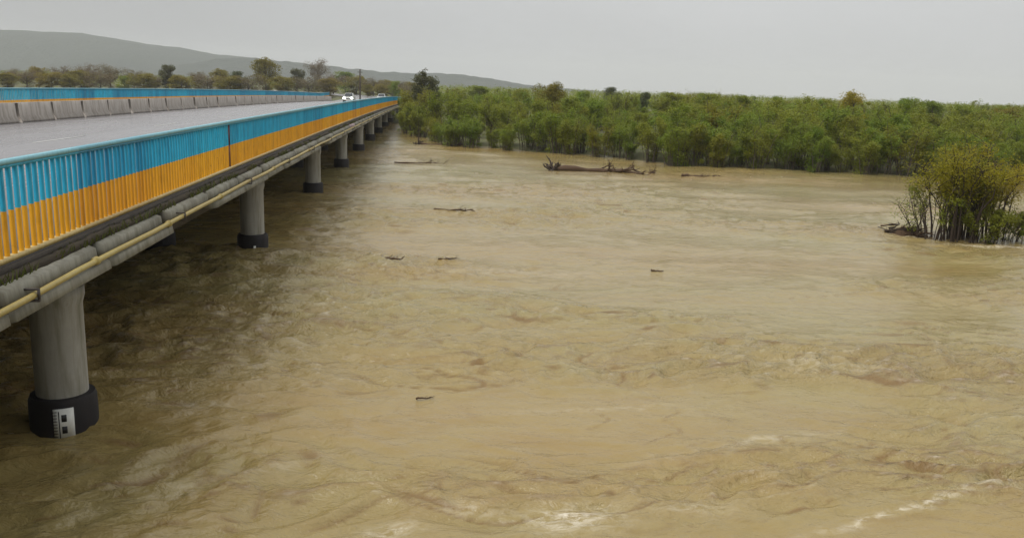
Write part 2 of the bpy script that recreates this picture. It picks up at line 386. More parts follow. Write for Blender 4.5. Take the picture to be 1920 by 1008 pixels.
def hill(name, ridge_pts, ymid, depth, seed):
    """ridge_pts: (world x, height) along the ridge"""
    px_, pz_ = zip(*ridge_pts); xs_ = np.linspace(px_[0], px_[-1], 220); t = np.linspace(-1, 1, 40)
    A, T = np.meshgrid(xs_, t); hz = np.interp(A, px_, pz_)
    prof = np.clip(1 - np.abs(T)**1.5, 0, 1)
    z = hz*prof*(1 + .10*perlin(A*.004+seed, T*2.2)) + 3.0*perlin(A*.02+seed, T*9)*prof + 1.6*perlin(A*.06+seed, T*25)*prof - 2.0
    yy = ymid + T*depth + 60*perlin(A*.0015+seed, T)
    n = len(xs_); ii = (np.arange(39)[:, None]*n + np.arange(n-1)[None, :]).ravel()
    return tag(link(name, mesh_np(name, np.stack([A.ravel(), yy.ravel(), z.ravel()], 1), np.stack([ii, ii+1, ii+1+n, ii+n], 1), M['hill'], None, True)), kind='structure')
def wpos(px, py, y):                          # point on a pixel's line of sight at world distance y
    d = R @ _ray(px, py); return Vector((0, 0, CH)) + d*(y/d.y)
def hpts(pts, y): return [(wpos(a_, b_, y).x, wpos(a_, b_, y).z) for a_, b_ in pts]
rp = hpts([(-120, 44), (0, 50), (85, 57), (160, 63), (260, 77), (340, 88), (400, 101), (440, 106), (520, 118), (640, 135), (760, 152)], 1900)
hill('hill', [(-4200, 60), (-2600, 105)] + rp + [(400, -3)], 1900, 420, 1.0)
rp = hpts([(300, 128), (420, 104), (480, 106), (560, 118), (660, 128), (760, 136), (850, 139), (910, 145), (970, 156), (1040, 164), (1200, 176)], 1500)
hill('hill', rp, 1500, 300, 4.0)

# ------------------------------------------------------------------ the bridge
bridge = empty('road_bridge', (0, 0, 0))
tag(bridge, 'long low concrete road bridge crossing the brown flooded river', 'bridge')
Y0, Y1 = -6.0, 166.0
YS = list(np.arange(Y0, Y1 + .1, 4.0))
def sweep(prof, ys_=YS, mi=0):
    """closed (x, z) profile carried along the bridge, following its dip"""
    mb = MB(); n = len(prof)
    for y in ys_:
        mb.v += [(x, y, z + zdip(y)) for x, z in prof]
    for i in range(len(ys_)-1):
        for k in range(n):
            p, q = i*n+k, i*n+(k+1) % n
            mb.f.append([p, q, q+n, p+n]); mb.m.append(mi)
    mb.f.append(list(range(n))); mb.f.append([(len(ys_)-1)*n+k for k in range(n)][::-1]); mb.m += [mi, mi]
    return mb
def rect(x0, x1, z0, z1): return [(x0, z0), (x0, z1), (x1, z1), (x1, z0)]
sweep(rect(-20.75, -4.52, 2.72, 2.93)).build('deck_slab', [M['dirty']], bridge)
road = sweep(rect(-18.25, -6.15, 2.934, 2.955)).build('roadway', [M['asphalt']], bridge)
sweep(rect(-6.15, -4.562, 2.934, 3.03)).build('footway', [M['walk']], bridge)
sweep(rect(-4.560, -4.50, 2.934, 3.027)).build('edge_beam', [M['dirty']], bridge)
sweep(rect(-20.75, -18.25, 2.934, 3.16)).build('footway', [M['walk']], bridge)
y = 30.0
mk = MB(); mk.box(-.06, .06, -2, 2, 0, .003); mkm = mk.mesh('lane_dash', [M['mark']])
while y < 160:
    o = link('lane_dash', mkm, road, (-12.2, y, 2.9585 + zdip(y)), (math.atan(-1.06e-4*y), 0, 0)); y += 12
for k in range(7):
    x = -5.3 - 2.4*k
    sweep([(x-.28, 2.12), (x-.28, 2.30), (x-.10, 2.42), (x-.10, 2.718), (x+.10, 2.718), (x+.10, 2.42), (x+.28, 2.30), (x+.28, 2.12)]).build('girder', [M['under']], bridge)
col = MB(); col.lathe([(.345, -2.6), (.35, .3), (.35, 1.85), (.385, 1.98), (.385, 2.118)], 32); colm = col.mesh('pier_column', [M['conc']])
colm.polygons.foreach_set('use_smooth', np.array([len(p.vertices) == 4 for p in colm.polygons]))
clr = MB(); clr.lathe([(.45, -2.6), (.46, .05), (.455, .44), (.43, .50), (.352, .51)], 32); clrm = clr.mesh('collar', [M['collar']])
clrm.polygons.foreach_set('use_smooth', np.array([len(p.vertices) == 4 for p in clrm.polygons])); clrm.set_sharp_from_angle(angle=rad(40))
cols = {}
for i, py in enumerate(PIERS):
    dz = zdip(py)
    mb = MB()
    sec = [(-19.4, 2.02), (-19.0, 1.72), (-6.2, 1.72), (-5.68, 1.90), (-5.68, 2.116), (-19.4, 2.116)]
    n = len(sec); v = [(x, -.36, z) for x, z in sec] + [(x, .36, z) for x, z in sec]
    mb.add(v, [list(range(n)), list(range(n, 2*n))[::-1]] + [[(k+1) % n, k, k+n, (k+1) % n+n] for k in range(n)])
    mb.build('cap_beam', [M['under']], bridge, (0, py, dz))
    for k in range(6):
        o = link('pier_column', colm, bridge, (-5.30 - 2.75*k, py, min(0, dz)), (0, 0, random.uniform(0, 6)), (1, 1, 1))
        q = link('collar', clrm, o, (0, 0, -min(0, dz) + random.uniform(-.02, .02)))
        cols[(i, k)] = o
        o.rotation_euler = (0, 0, 0)
# painted water gauges on the first two front columns
def gauge(colo, ang, w_, h_, z0, marks):
    mb = MB(); r = .470; n = 5; t = w_/2/r
    def patch(a0, a1, za, zb, rr, mi):
        pts = [(rr*math.cos(ang + s_), rr*math.sin(ang + s_)) for s_ in np.linspace(a0, a1, n)]
        v = [(x, y_, za) for x, y_ in pts] + [(x, y_, zb) for x, y_ in pts]
        vi = [(x*.98, y_*.98, za) for x, y_ in pts] + [(x*.98, y_*.98, zb) for x, y_ in pts]
        m_ = 2*n
        f = [[i_, i_+1, n+i_+1, n+i_] for i_ in range(n-1)] + [[n+i_, n+i_+1, m_+n+i_+1, m_+n+i_] for i_ in range(n-1)]
        f += [[m_+i_, m_+i_+1, i_+1, i_] for i_ in range(n-1)] + [[0, n, m_+n, m_], [n-1, m_+n-1, m_+2*n-1, 2*n-1]]
        mb.add(v+vi, f, mi)
    patch(-t, t, z0, z0+h_, r, 0)
    if marks:
        for zz in (z0+h_*.16, z0+h_*.56): patch(-t*.22, t*.28, zz, zz+h_*.24, r+.003, 1)
        for q in range(9): patch(-t*1.0, -t*.62, z0+h_*(.05+q*.105), z0+h_*(.075+q*.105), r+.003, 1)
        patch(-t*.5, -t*.40, z0, z0+h_*.92, r+.003, 1)
    return mb.build('water_gauge', [M['white'], M['black']], colo)
gauge(cols[(1, 0)], math.atan2(-12.6, 5.27) - .02, .27, .44, -.02, True)
gauge(cols[(2, 0)], math.atan2(-26.0, 5.27) + .10, .07, .22, 0.0, False)
# precast cornice blocks along the edge, gaps at the drains
cb = MB(); Ls = 2.56
sec = [(-4.518, 2.705), (-4.518, 2.90), (-4.42, 2.90), (-4.33, 2.865), (-4.31, 2.72), (-4.36, 2.705)]
n = len(sec); cb.add([(x, 0, z) for x, z in sec] + [(x, Ls, z) for x, z in sec], [list(range(n))[::-1], list(range(n, 2*n))] + [[k, (k+1) % n, (k+1) % n+n, k+n] for k in range(n)])
cbm = [cb.mesh('cornice_block', [M['cornice']]), cb.mesh('cornice_block', [M['cornice_pink']])]
lip = MB(); sec = [(-4.60, 2.53), (-4.60, 2.700), (-4.34, 2.700), (-4.24, 2.675), (-4.22, 2.56), (-4.34, 2.53)]
n = len(sec); lip.add([(x, 0, z) for x, z in sec] + [(x, Ls+.12, z) for x, z in sec], [list(range(n))[::-1], list(range(n, 2*n))] + [[k, (k+1) % n, (k+1) % n+n, k+n] for k in range(n)])
lipm = lip.mesh('console_slab', [M['cornice']])
cy = 11.78 - 2.84*6; k = 0
while cy < Y1 - 3:
    tilt = math.atan(-1.06e-4*max(0, cy))
    jx = random.uniform(-.02, .015)
    link('cornice_block', cbm[1 if 46 < cy < 50 else 0], bridge, (jx, cy, zdip(cy) + random.uniform(-.012, .0)), (tilt, 0, random.uniform(-.006, .006)))
    if not (14 < cy < 16.5 or 33 < cy < 35 or 21 < cy < 22):
        link('console_slab', lipm, bridge, (random.uniform(-.02, .02), cy + .05, zdip(cy) + random.uniform(-.012, 0)), (tilt, 0, random.uniform(-.006, .006)))
    cy += 2.84; k += 1
# far fascia and the far abutment
sweep(rect(-20.95, -20.755, 2.6, 3.10)).build('fascia', [M['dirty']], bridge)
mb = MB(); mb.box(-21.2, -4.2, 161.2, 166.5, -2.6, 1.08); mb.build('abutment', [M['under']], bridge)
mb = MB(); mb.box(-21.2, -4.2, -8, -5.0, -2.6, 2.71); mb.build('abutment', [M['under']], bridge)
# soil and moss caught on the ledge below the railing
ysl = np.arange(6, 120, .12); mb = MB(); prev = None
vs = []
for y in ysl:
    z = zdip(y); q = .03 + .035*random.random() + .02*math.sin(y*1.7); e = -4.40 - .012*random.random() - .02*math.sin(y*.9)**2
    vs.append([(-4.515, y, z+2.96+q*.4), (-4.46, y, z+2.93+q), (e, y, z+2.895), (-4.515, y, z+2.895)])
for i, p in enumerate(vs): mb.v += p
for i in range(len(vs)-1):
    for k in range(4): mb.f.append([i*4+k, i*4+(k+1) % 4, (i+1)*4+(k+1) % 4, (i+1)*4+k]); mb.m.append(0)
tag(mb.build('ledge_soil', [M['soil']], bridge), kind='stuff')
# weeds on that ledge
V = []
for y in np.arange(8, 70, .03):
    if perlin(np.array([y*.8]), np.array([3.3]))[0] < -.05: continue
    x = -4.48 + random.uniform(0, .1); l = random.uniform(.03, .10); a_ = random.uniform(0, 6.28); wd = .008
    z = 2.93 + zdip(y); dx, dy = math.cos(a_)*l*.6, math.sin(a_)*l*.6
    V += [(x-wd, y, z-.03), (x+wd, y+wd, z-.03), (x+dx+wd, y+dy, z+l), (x+dx, y+dy+wd, z+l*.9)]
V = np.array(V); tag(link('ledge_weeds', mesh_np('ledge_weeds', V, np.arange(len(V)).reshape(-1, 4), M['grass']), bridge), kind='stuff')

# ------------------------------------------------------------------ railings
def railing(x, zb, hgt, label, y_first, panel=2.934, joint=None):
    root = empty('bridge_railing', (x, 0, 0)); tag(root, label, 'railing')
    sp = .163; zm = zb + .04; zt = zb + hgt
    hb = hgt - .10; half_ = hb*.5
    b = MB(); wx_, wy_ = .023, .018
    for z0, z1, mi in ((0, half_, 1), (half_, hb, 0)):
        bb = len(b.v)
        b.v += [(-wx_, -wy_, z0), (wx_, -wy_, z0), (wx_, wy_, z0), (-wx_, wy_, z0), (-wx_, -wy_, z1), (wx_, -wy_, z1), (wx_, wy_, z1), (-wx_, wy_, z1)]
        for q in ([0, 1, 5, 4], [1, 2, 6, 5], [2, 3, 7, 6], [3, 0, 4, 7]): b.f.append([i+bb for i in q]); b.m.append(mi)
    bm_ = b.mesh('baluster', [M['blue'], M['yellow']]); bv = np.array(b.v); bf = np.array(b.f); bmi = np.array(b.m)
    y = -3.0; rest = []; cnt = 0
    while y < 181:
        ph = (y + 3) % panel
        if sp*.5 < ph < panel - sp*.4:
            if y > y_first and cnt < 300:
                link('baluster', bm_, root, (random.uniform(-.004, .004), y, zm + zdip(y)), (0, 0, random.uniform(-.12, .12))); cnt += 1
            else: rest.append(y)
        y += sp
    V = np.concatenate([bv + np.array([0, yy, zm + zdip(yy)]) for yy in rest]); Fq = np.concatenate([bf + len(bv)*i for i in range(len(rest))])
    tag(link('distant_balusters', mesh_np('distant_balusters', V, Fq, [M['blue'], M['yellow']], np.tile(bmi, len(rest))), root), kind='stuff')
    pmesh = {}
    for nm, m1, m2 in (('j', M['rust'], M['rust']),):
        p = MB(); p.box(-.0235, .0235, -.019, .019, -.05, hgt*.5-.01, 1); p.box(-.0235, .0235, -.019, .019, hgt*.5-.01, hgt - .088, 0); pmesh[nm] = p.mesh('post', [m1, m2])
    y = -3.0
    while y < 182:
        j = joint is not None and abs(y - joint) < panel/2
        o = link('post', pmesh['j'], root, (0, y, zb + zdip(y))) if j else link('post', bm_, root, (0, y, zm + zdip(y)), (0, 0, .05))
        if j: o['label'] = 'dark rusty post at the expansion joint'
        y += panel
    sw = lambda x0, x1, z0, z1, nm, m: sweep(rect(x0, x1, z0, z1), list(np.arange(-4, 182.1, 3.0))).build(nm, [m], root)
    sw(-.045, .045, zt - .05, zt, 'top_rail', M['rail_pale'])
    sw(-.036, .036, zt - .085, zt - .0505, 'upper_rail', M['blue'])
    sw(-.04, .04, zb - .02, zb + .039, 'bottom_rail', M['rail_low'])
    return root
railing(-4.60, 3.06, 1.09, 'blue over yellow bar railing along the bridge edge above the yellow pipe', 8.2, 2.934, 20.9)
railing(-20.45, 3.19, 1.17, 'blue bar railing behind the row of concrete barrier blocks', 37.0)

# ------------------------------------------------------------------ yellow gas pipe hung on the edge
gp = empty('gas_pipe', (0, 0, 0)); tag(gp, 'thin yellow pipe running along the bridge edge under the railing', 'pipe')
mb = MB(); mb.tube([(-4.225 + .012*math.sin(y*.9), y, 2.742 + zdip(y) + .008*math.sin(y*1.3)) for y in np.arange(-5, 150, 1.42)], .036, 10); mb.build('pipe', [M['gas']], gp, smooth=True)
br = MB(); br.box(-.17, .065, -.02, .02, -.075, -.052); br.box(.05, .066, -.02, .02, -.05, .06); br.box(-.17, .065, -.02, .02, .052, .07); brm = br.mesh('bracket', [M['steel']])
fl = MB(); fl.tube([(0, -.035, 0), (0, .035, 0)], .056, 12); flm = fl.mesh('coupling', [M['gas']])
y = 9.4
while y < 100:
    link('bracket', brm, gp, (-4.225, y, 2.742 + zdip(y))); y += 5.68
for y in (11.2, 14.3, 17.9, 24.0, 31.0): link('coupling', flm, gp, (-4.225 + .012*math.sin(y*.9), y, 2.742 + zdip(y) + .008*math.sin(y*1.3)))

# ------------------------------------------------------------------ concrete barrier blocks along the far kerb
sec = [(-.24, 0), (.24, 0), (.24, .10), (.14, .30), (.09, .86), (-.09, .86), (-.14, .30), (-.24, .10)]
n = len(sec); Lb = 3.34
def bar_mesh():
    mb = MB(); ysb = [0, .03, Lb*.33, Lb*.66, Lb-.03, Lb]
    for i, y in enumerate(ysb):
        sh = .97 if i in (0, 5) else 1.0
        mb.v += [(x*sh + (random.uniform(-.006, .006) if 0 < i < 5 else 0), y, z*(.985 if i in (0, 5) and z > .5 else 1)) for x, z in sec]
    for i in range(5):
        for k in range(n): mb.f.append([i*n+k, i*n+(k+1) % n, (i+1)*n+(k+1) % n, (i+1)*n+k]); mb.m.append(0)
    mb.f.append(list(range(n))); mb.f.append([5*n+k for k in range(n)][::-1]); mb.m += [0, 0]
    return mb.mesh('concrete_barrier', [M['barrier']])
bms = [bar_mesh() for _ in range(4)]
y = 32.6; i = 0
while y < 161:
    o = link('concrete_barrier', bms[i % 4], None, (-18.0 + random.uniform(-.03, .03), y, 2.956 + zdip(y) - .012), (math.atan(-1.06e-4*y), 0, random.uniform(-.008, .008)))
    tag(o, 'weathered concrete barrier block in the row along the far kerb', 'barrier', 'concrete barrier blocks along the far kerb')
    y += 3.62; i += 1

# ------------------------------------------------------------------ cars and pole
def car(loc, bodycol, label, lights, sc=1.0):
    root = empty('car', loc); tag(root, label, 'car')
    bodym = flat('car_paint_' + str(len(bpy.data.materials)), bodycol, .25, .1, .05)
    # side outline (y along the car, front at -y)
    low = [(-2.1, .30), (-2.12, .62), (-2.0, .78), (-1.0, .92), (1.75, .95), (2.08, .88), (2.12, .45), (2.05, .30)]
    mb = MB(); n = len(low)
    for sx in (-1, 1):
        mb.v += [(sx*.72, y, z) for y, z in low]
    for sx in (-1, 1):
        mb.v += [(sx*(.86 if z < .9 else .80), y*.985, z) for y, z in low]
    # rings: 0 left inner(-.72) 1 right inner 2 left outer 3 right outer
    L0, R0, L1, R1 = 0, n, 2*n, 3*n
    for k in range(n):
        q = (k+1) % n
        mb.f += [[L1+k, L0+k, L0+q, L1+q], [L0+k, R0+k, R0+q, L0+q], [R0+k, R1+k, R1+q, R0+q]]; mb.m += [0]*3
    mb.f += [[L1+k for k in range(n)], [R1+k for k in range(n)][::-1]]; mb.m += [0, 0]
    autosmooth(mb.build('body', [bodym], root), 35)
    cb_ = MB(); base = [(-.95, .93), (1.55, .955)]; top = [(-.15, 1.44), (1.0, 1.46)]
    cb_.add([(-.76, -.98, .92), (.76, -.98, .92), (.76, 1.6, .95), (-.76, 1.6, .95), (-.60, -.2, 1.45), (.60, -.2, 1.45), (.60, 1.05, 1.47), (-.60, 1.05, 1.47)],
            [[4, 5, 6, 7], [0, 1, 5, 4], [1, 2, 6, 5], [2, 3, 7, 6], [3, 0, 4, 7]], 0)
    cab = cb_.build('cabin', [bodym], root)
    gm = M.setdefault('glass', flat('car_glass', (.02, .025, .03), .08, 0, .1))
    g = MB(); g.add([(-.66, -.94, .965), (.66, -.94, .965), (.54, -.26, 1.415), (-.54, -.26, 1.415)], [[0, 1, 2, 3]])
    g.v = [(x, y-.012, z+.012) for x, y, z in g.v]; g.build('windscreen', [gm], cab)
    for sx in (-1, 1):
        g = MB(); g.add([(sx*.745, -.78, 1.0), (sx*.745, 1.35, 1.0), (sx*.625, .98, 1.40), (sx*.625, -.22, 1.40)], [[0, 1, 2, 3]]); g.v = [(x+sx*.012, y, z) for x, y, z in g.v]; g.build('side_window', [gm], cab)
    bm = M.setdefault('tyre', flat('tyre_rubber', (.02, .02, .02), .8))
    for sx in (-1, 1):
        for yy in (-1.32, 1.30):
            wmb = MB(); wmb.tube([(sx*.68, yy, .31), (sx*.87, yy, .31)], .31, 18, 0); wmb.tube([(sx*.80, yy, .31), (sx*.885, yy, .31)], .19, 12, 1)
            wmb.build('wheel', [bm, M['steel']], root)
    if lights:
        em = NB('headlight_glow'); em.p(Base_Color=(1, 1, 1)); em.b.inputs['Emission Color'].default_value = (.92, 1.0, .97, 1); em.b.inputs['Emission Strength'].default_value = lights; hm = em.m
    else: hm = M['white']
    for sx in (-1, 1):
        hl = MB(); hl.tube([(sx*.60, -2.02, .68), (sx*.60, -2.13, .66)], [.14, .165], 14); hl.build('headlight', [hm], root)
    g = MB(); g.box(-.42, .42, -2.145, -2.10, .52, .66); g.build('grille', [M['black']], root)
    g = MB(); g.box(-.80, .80, -2.17, -2.05, .30, .48); g.build('bumper', [bodym], root)
    for sx in (-1, 1):
        g = MB(); g.box(sx*.82-.0, sx*.98, -.72, -.62, .95, 1.07) if sx > 0 else g.box(-.98, -.82, -.72, -.62, .95, 1.07); g.build('mirror', [bodym], root)
    return root
yc = 146.0
car((-13.2, yc, 2.957 + zdip(yc)), (.42, .42, .38), 'pale car driving towards the river with both headlights lit', 22.0)
car((-9.6, 178.0, 1.482), (.55, .58, .56), 'light car on the road past the bridge end with its headlights off', 0)
pp = wpos(675, 130, 182.0)
pole = empty('utility_pole', (pp.x, 182.0, .3)); tag(pole, 'dark tall utility pole beside the road behind the headlit car', 'utility pole')
mb = MB(); mb.tube([(0, 0, -.5), (0, 0, 3.5), (0, 0, pp.z - .3)], [.17, .15, .12], 10); mb.build('post', [M['bark_dark']], pole)
mb = MB(); mb.box(-.5, .5, -.05, .05, pp.z - .95, pp.z - .85); mb.build('crossarm', [M['bark_dark']], pole)

# ------------------------------------------------------------------ plants
def leaf_quads(P, size, up=0.3, wratio=.45):
    """one small leaf quad per point"""
    n = len(P); nr = rng.normal(size=(n, 3))*.75; nr[:, 2] = np.abs(nr[:, 2]) + up + .25; nr /= np.linalg.norm(nr, axis=1)[:, None]
    r = rng.normal(size=(n, 3)); d = np.cross(nr, r); d /= np.linalg.norm(d, axis=1)[:, None]; s = np.cross(d, nr)
    l = (size*(.65 + .7*rng.random(n)))[:, None]; wd = l*wratio
    v = np.stack([P - d*l*.5, P + s*wd*.5, P + d*l*.5, P - s*wd*.5], 1).reshape(-1, 3)
    return v, np.arange(4*n).reshape(-1, 4)
def stems_mesh(name, stems, mat, n=5):
    mb = MB()
    for pts, r0, r1 in stems:
        k = len(pts); mb.tube(pts, [r0 + (r1-r0)*i/(k-1) for i in range(k)], n, 0, False)
    return mb.mesh(name, [mat], True)
def grow_shrub(hgt, wid, nst, nleaf, lsize, leaf, bark, leaf_from=.25, seed=0, spread=.35, lean=0.0, name='shrub', sub=4, clump=.12):
    """many-stemmed willow: stems fan out of a low stool, side twigs carry the leaves"""
    rs = random.Random(seed); stems = []; tips = []
    for i in range(nst):
        a_ = rs.uniform(0, 6.283); b0 = Vector((math.cos(a_), math.sin(a_), 0))*rs.uniform(0, spread*wid*.5)
        top = Vector((math.cos(a_)*rs.uniform(.15, 1)*wid*.5 + lean, math.sin(a_)*rs.uniform(.15, 1)*wid*.5, hgt*rs.uniform(.62, 1.0)))
        pts = []
        for t in np.linspace(0, 1, 6):
            p = b0.lerp(top, t); bend = math.sin(t*math.pi)*.10*hgt
            p = p + Vector((rs.uniform(-1, 1), rs.uniform(-1, 1), 0))*.05*hgt*t + Vector((0, 0, bend*.6)); pts.append(p)
        r0 = hgt*rs.uniform(.007, .014); pts[0].z = -.4; stems.append((pts, r0, r0*.25))
        for j in range(sub):
            t = rs.uniform(leaf_from*.8, .95); k = min(4, int(t*5)); p = pts[k].lerp(pts[k+1], t*5-k)
            d = Vector((rs.gauss(0, 1), rs.gauss(0, 1), rs.uniform(.3, 1.4))).normalized()*hgt*rs.uniform(.12, .26)
            q = [p, p + d*.5 + Vector((0, 0, .02*hgt)), p + d]; stems.append((q, r0*.4, r0*.12)); tips.append((p, p+d))
        tips.append((pts[3], pts[5])); tips.append((pts[4], pts[5]))
        if leaf_from < .4: tips.append((pts[2], pts[4]))
    P = []
    cnt = rng.integers(0, len(tips), nleaf)
    tt = rng.random(nleaf)
    A = np.array([t_[0] for t_ in tips]); B = np.array([t_[1] for t_ in tips])
    ncl = max(24, nleaf//110); ck = rng.integers(0, len(tips), ncl); cc = A[ck] + (B[ck]-A[ck])*(rng.random(ncl)**.6)[:, None]*1.05
    cr_ = hgt*clump*(.35 + .65*rng.random(ncl)); k2 = rng.integers(0, ncl, nleaf); dd = rng.normal(size=(nleaf, 3)); dd /= np.linalg.norm(dd, axis=1)[:, None]
    P = cc[k2] + dd*(cr_[k2]*rng.random(nleaf)**.4)[:, None]*np.array([1, 1, .85])
    loose = rng.random(nleaf) < .22; P[loose] = (A[cnt] + (B[cnt]-A[cnt])*tt[:, None]*1.1 + rng.normal(size=(nleaf, 3))*.03*hgt)[loose]
    P = P[P[:, 2] > leaf_from*hgt*.35]
    v, f = leaf_quads(P, np.full(len(P), lsize))
    return stems_mesh('stems', stems, bark), mesh_np('foliage', v, f, leaf)
def grow_tree(hgt, crown_w, crown_from, nleaf, lsize, leaf, bark, seed=0, nl=22, lobes=14, conical=0.0, clear=.0):
    """trunk with limbs, foliage gathered in uneven clumps round the limb ends"""
    rs = random.Random(seed); stems = []
    tp = [Vector((rs.uniform(-.02, .02)*hgt*t, rs.uniform(-.02, .02)*hgt*t, hgt*.9*t)) for t in np.linspace(0, 1, 7)]; tp[0].z = -.5
    stems.append((tp, hgt*.022, hgt*.004)); cl = []
    for i in range(nl):
        t = rs.uniform(crown_from*.8, .93); k = min(5, int(t*6)); p = tp[k].lerp(tp[k+1], t*6-k)
        a_ = rs.uniform(0, 6.283); env = math.sin(min(1, max(.05, (t-crown_from*.7)/(1-crown_from*.7)))*math.pi*.86 + .25)
        env = env*(1-conical) + (1-t)*1.2*conical
        ln = crown_w*.5*max(.18, env)*rs.uniform(.6, 1.05); d = Vector((math.cos(a_), math.sin(a_), rs.uniform(.25, .8))).normalized()*ln
        q = [p, p + d*.5 + Vector((0, 0, ln*.05)), p + d + Vector((0, 0, ln*.12))]
        stems.append((q, hgt*.008, hgt*.002)); cl.append((q[2], ln*rs.uniform(.25, .45)+.05*hgt)); cl.append((q[1], ln*.25+.04*hgt))
        for j in range(3):
            e = q[1].lerp(q[2], rs.random()) ; d2 = Vector((rs.gauss(0, 1), rs.gauss(0, 1), rs.uniform(-.2, 1))).normalized()*ln*.45
            stems.append(([e, e+d2*.5, e+d2], hgt*.003, hgt*.001)); cl.append((e+d2, ln*.18+.03*hgt))
    cl.append((tp[6], hgt*.06))
    Cc = np.array([c_[0] for c_ in cl]); Rr = np.array([c_[1] for c_ in cl]); wgt = Rr**2; wgt /= wgt.sum()
    k = rng.choice(len(cl), nleaf, p=wgt); dd = rng.normal(size=(nleaf, 3)); dd /= np.linalg.norm(dd, axis=1)[:, None]
    P = Cc[k] + dd*(Rr[k]*rng.random(nleaf)**.45)[:, None]*np.array([1, 1, .8])
    v, f = leaf_quads(P, np.full(nleaf, lsize), .1, .6)
    return stems_mesh('trunk', stems, bark), mesh_np('crown', v, f, leaf)
def plant(proto, name, loc, rz, sc, label, cat, group=None, zsc=1.0):
    o = empty(name, loc, rz); o.scale = (sc, sc, sc*zsc); tag(o, label, cat, group)
    link('stems' if cat == 'bush' else 'trunk', proto[0], o); link('foliage' if cat == 'bush' else 'crown', proto[1], o)
    return o
gz = lambda x, y: float(ground_z(np.array([float(x)]), np.array([float(y)]))[0])

# thicket of flooded willows on the far bank
protos = [grow_shrub(4.2, (3.4, 4.6, 3.0, 5.0, 4.0, 3.6)[i], 15, 8000, .16, M[m], M['bark'], .14, 100+i, .5, clump=(.16, .19, .13, .20, .16, .14)[i]) for i, m in enumerate(('leaf_thicket', 'leaf_thicket', 'leaf_willow', 'leaf_thicket', 'leaf_willow', 'leaf_thicket'))]
spots = []
rs = random.Random(5)
def too_close(x, y, d): return any((x-a_)**2 + (y-b_)**2 < d*d for a_, b_ in spots)
tries = 0
while len(spots) < 62 and tries < 6000:              # row at the water's edge
    tries += 1; x = rs.uniform(-3.0, 62); y = float(bank_y(x)) + rs.uniform(-.2, 3.2)
    if abs(x/y) > .80 or too_close(x, y, 1.35): continue
    spots.append((x, y))
nfront = len(spots); tries = 0
while len(spots) < 285 and tries < 30000:
    tries += 1; y = 60 + 105*rs.random()**1.35; x = rs.uniform(-4, .78*y); d = y - float(bank_y(x))
    if d < 2.5 or (x < 0 and y < 100) or too_close(x, y, 1.6 + .018*d): continue
    spots.append((x, y))
for i, (x, y) in enumerate(spots):
    fr = i < nfront; d = y - float(bank_y(x))
    z = gz(x, y); top = rs.uniform(1.7, 3.7) if fr else rs.uniform(3.3, 4.95) + (.7 if rs.random() < .10 else 0) + max(0, (d-30))*.006
    sc = (top - z)/4.3
    plant(protos[rs.randrange(6)], 'willow_bush', (x, y, z-.05), rs.uniform(0, 6.28), sc*1.0,
          'green willow bush standing in flood water at the thicket edge' if fr else 'green willow bush inside the dense thicket behind the water edge', 'bush',
          'willow bushes at the water edge' if fr else 'willow bushes deeper in the thicket')
# taller trees rising out of the thicket and beyond
def tree_at(px, ytop, y, ptype, label, wide=1.0, grp=None, name='tree'):
    t = wpos(px, ytop, y); g = gz(t.x, y); hgt = t.z - g
    return plant(TREES[ptype], name, (t.x, y, g), rs.uniform(0, 6.28), hgt*wide/10.0, label, 'tree', grp, 1.0/wide)
TREES = {
 'dark': grow_tree(10, 6.0, .15, 7000, .34, M['leaf_dark'], M['bark'], 1, 26),
 'cone': grow_tree(10, 7.4, .05, 9000, .30, M['leaf_dark'], M['bark'], 2, 34, conical=.75),
 'olive': grow_tree(10, 7.5, .12, 9000, .32, M['leaf_olive'], M['bark'], 3, 28),
 'gold': grow_tree(10, 6.0, .15, 5500, .28, M['leaf_gold'], M['bark'], 4, 24),
 'brown': grow_tree(10, 9.5, .10, 5500, .28, M['leaf_brown'], M['bark'], 5, 30),
 'green': grow_tree(10, 6.6, .10, 8000, .30, M['leaf_thicket'], M['bark'], 6, 28),
}
tree_at(797, 122, 112, 'cone', 'dark broad-based tree beside the far end of the bridge', .95)
tree_at(1033, 152, 95, 'olive', 'rounded olive tree rising above the willow thicket', .85)
tree_at(1148, 160, 190, 'dark', 'hazy rounded tree far behind the willow thicket', 1.1)
tree_at(1212, 168, 120, 'dark', 'small dark narrow tree top poking out of the thicket', .5)
tree_at(1605, 166, 84, 'gold', 'yellow leaved tree standing out above the green thicket', 1.0)
tree_at(1705, 178, 88, 'green', 'green tree rising above the thicket beside the yellow leaved tree', .9)
tree_at(1660, 190, 100, 'dark', 'dark low tree between the yellow tree and the green tree', .7)
tree_at(1810, 192, 90, 'green', 'broad green tree on the skyline behind the flooded bush', 1.1)
tree_at(1890, 200, 92, 'olive', 'olive tree on the skyline at the end of the thicket', 1.1)
for px, yt, yy, wd in [(1460, 177, 110, .7), (1330, 170, 104, .9), (1395, 174, 98, .8), (1262, 169, 112, 1.0), (1545, 180, 96, .8), (1095, 167, 118, 1.0), (975, 163, 122, .9), (1752, 184, 95, .8)]:
    tree_at(px, yt, yy, 'green', 'small green tree top breaking the thicket skyline', wd, 'small green tree tops on the skyline')
tree_at(900, 158, 150, 'green', 'pale green tree behind the thicket near the bridge end', 1.3)
tree_at(742, 150, 226, 'green', 'hazy green tree behind the far end of the bridge', 1.2)
tree_at(712, 156, 215, 'olive', 'olive shrubby tree behind the second car', 1.1)
tree_at(690, 158, 230, 'olive', 'low olive tree behind the utility pole', 1.2)
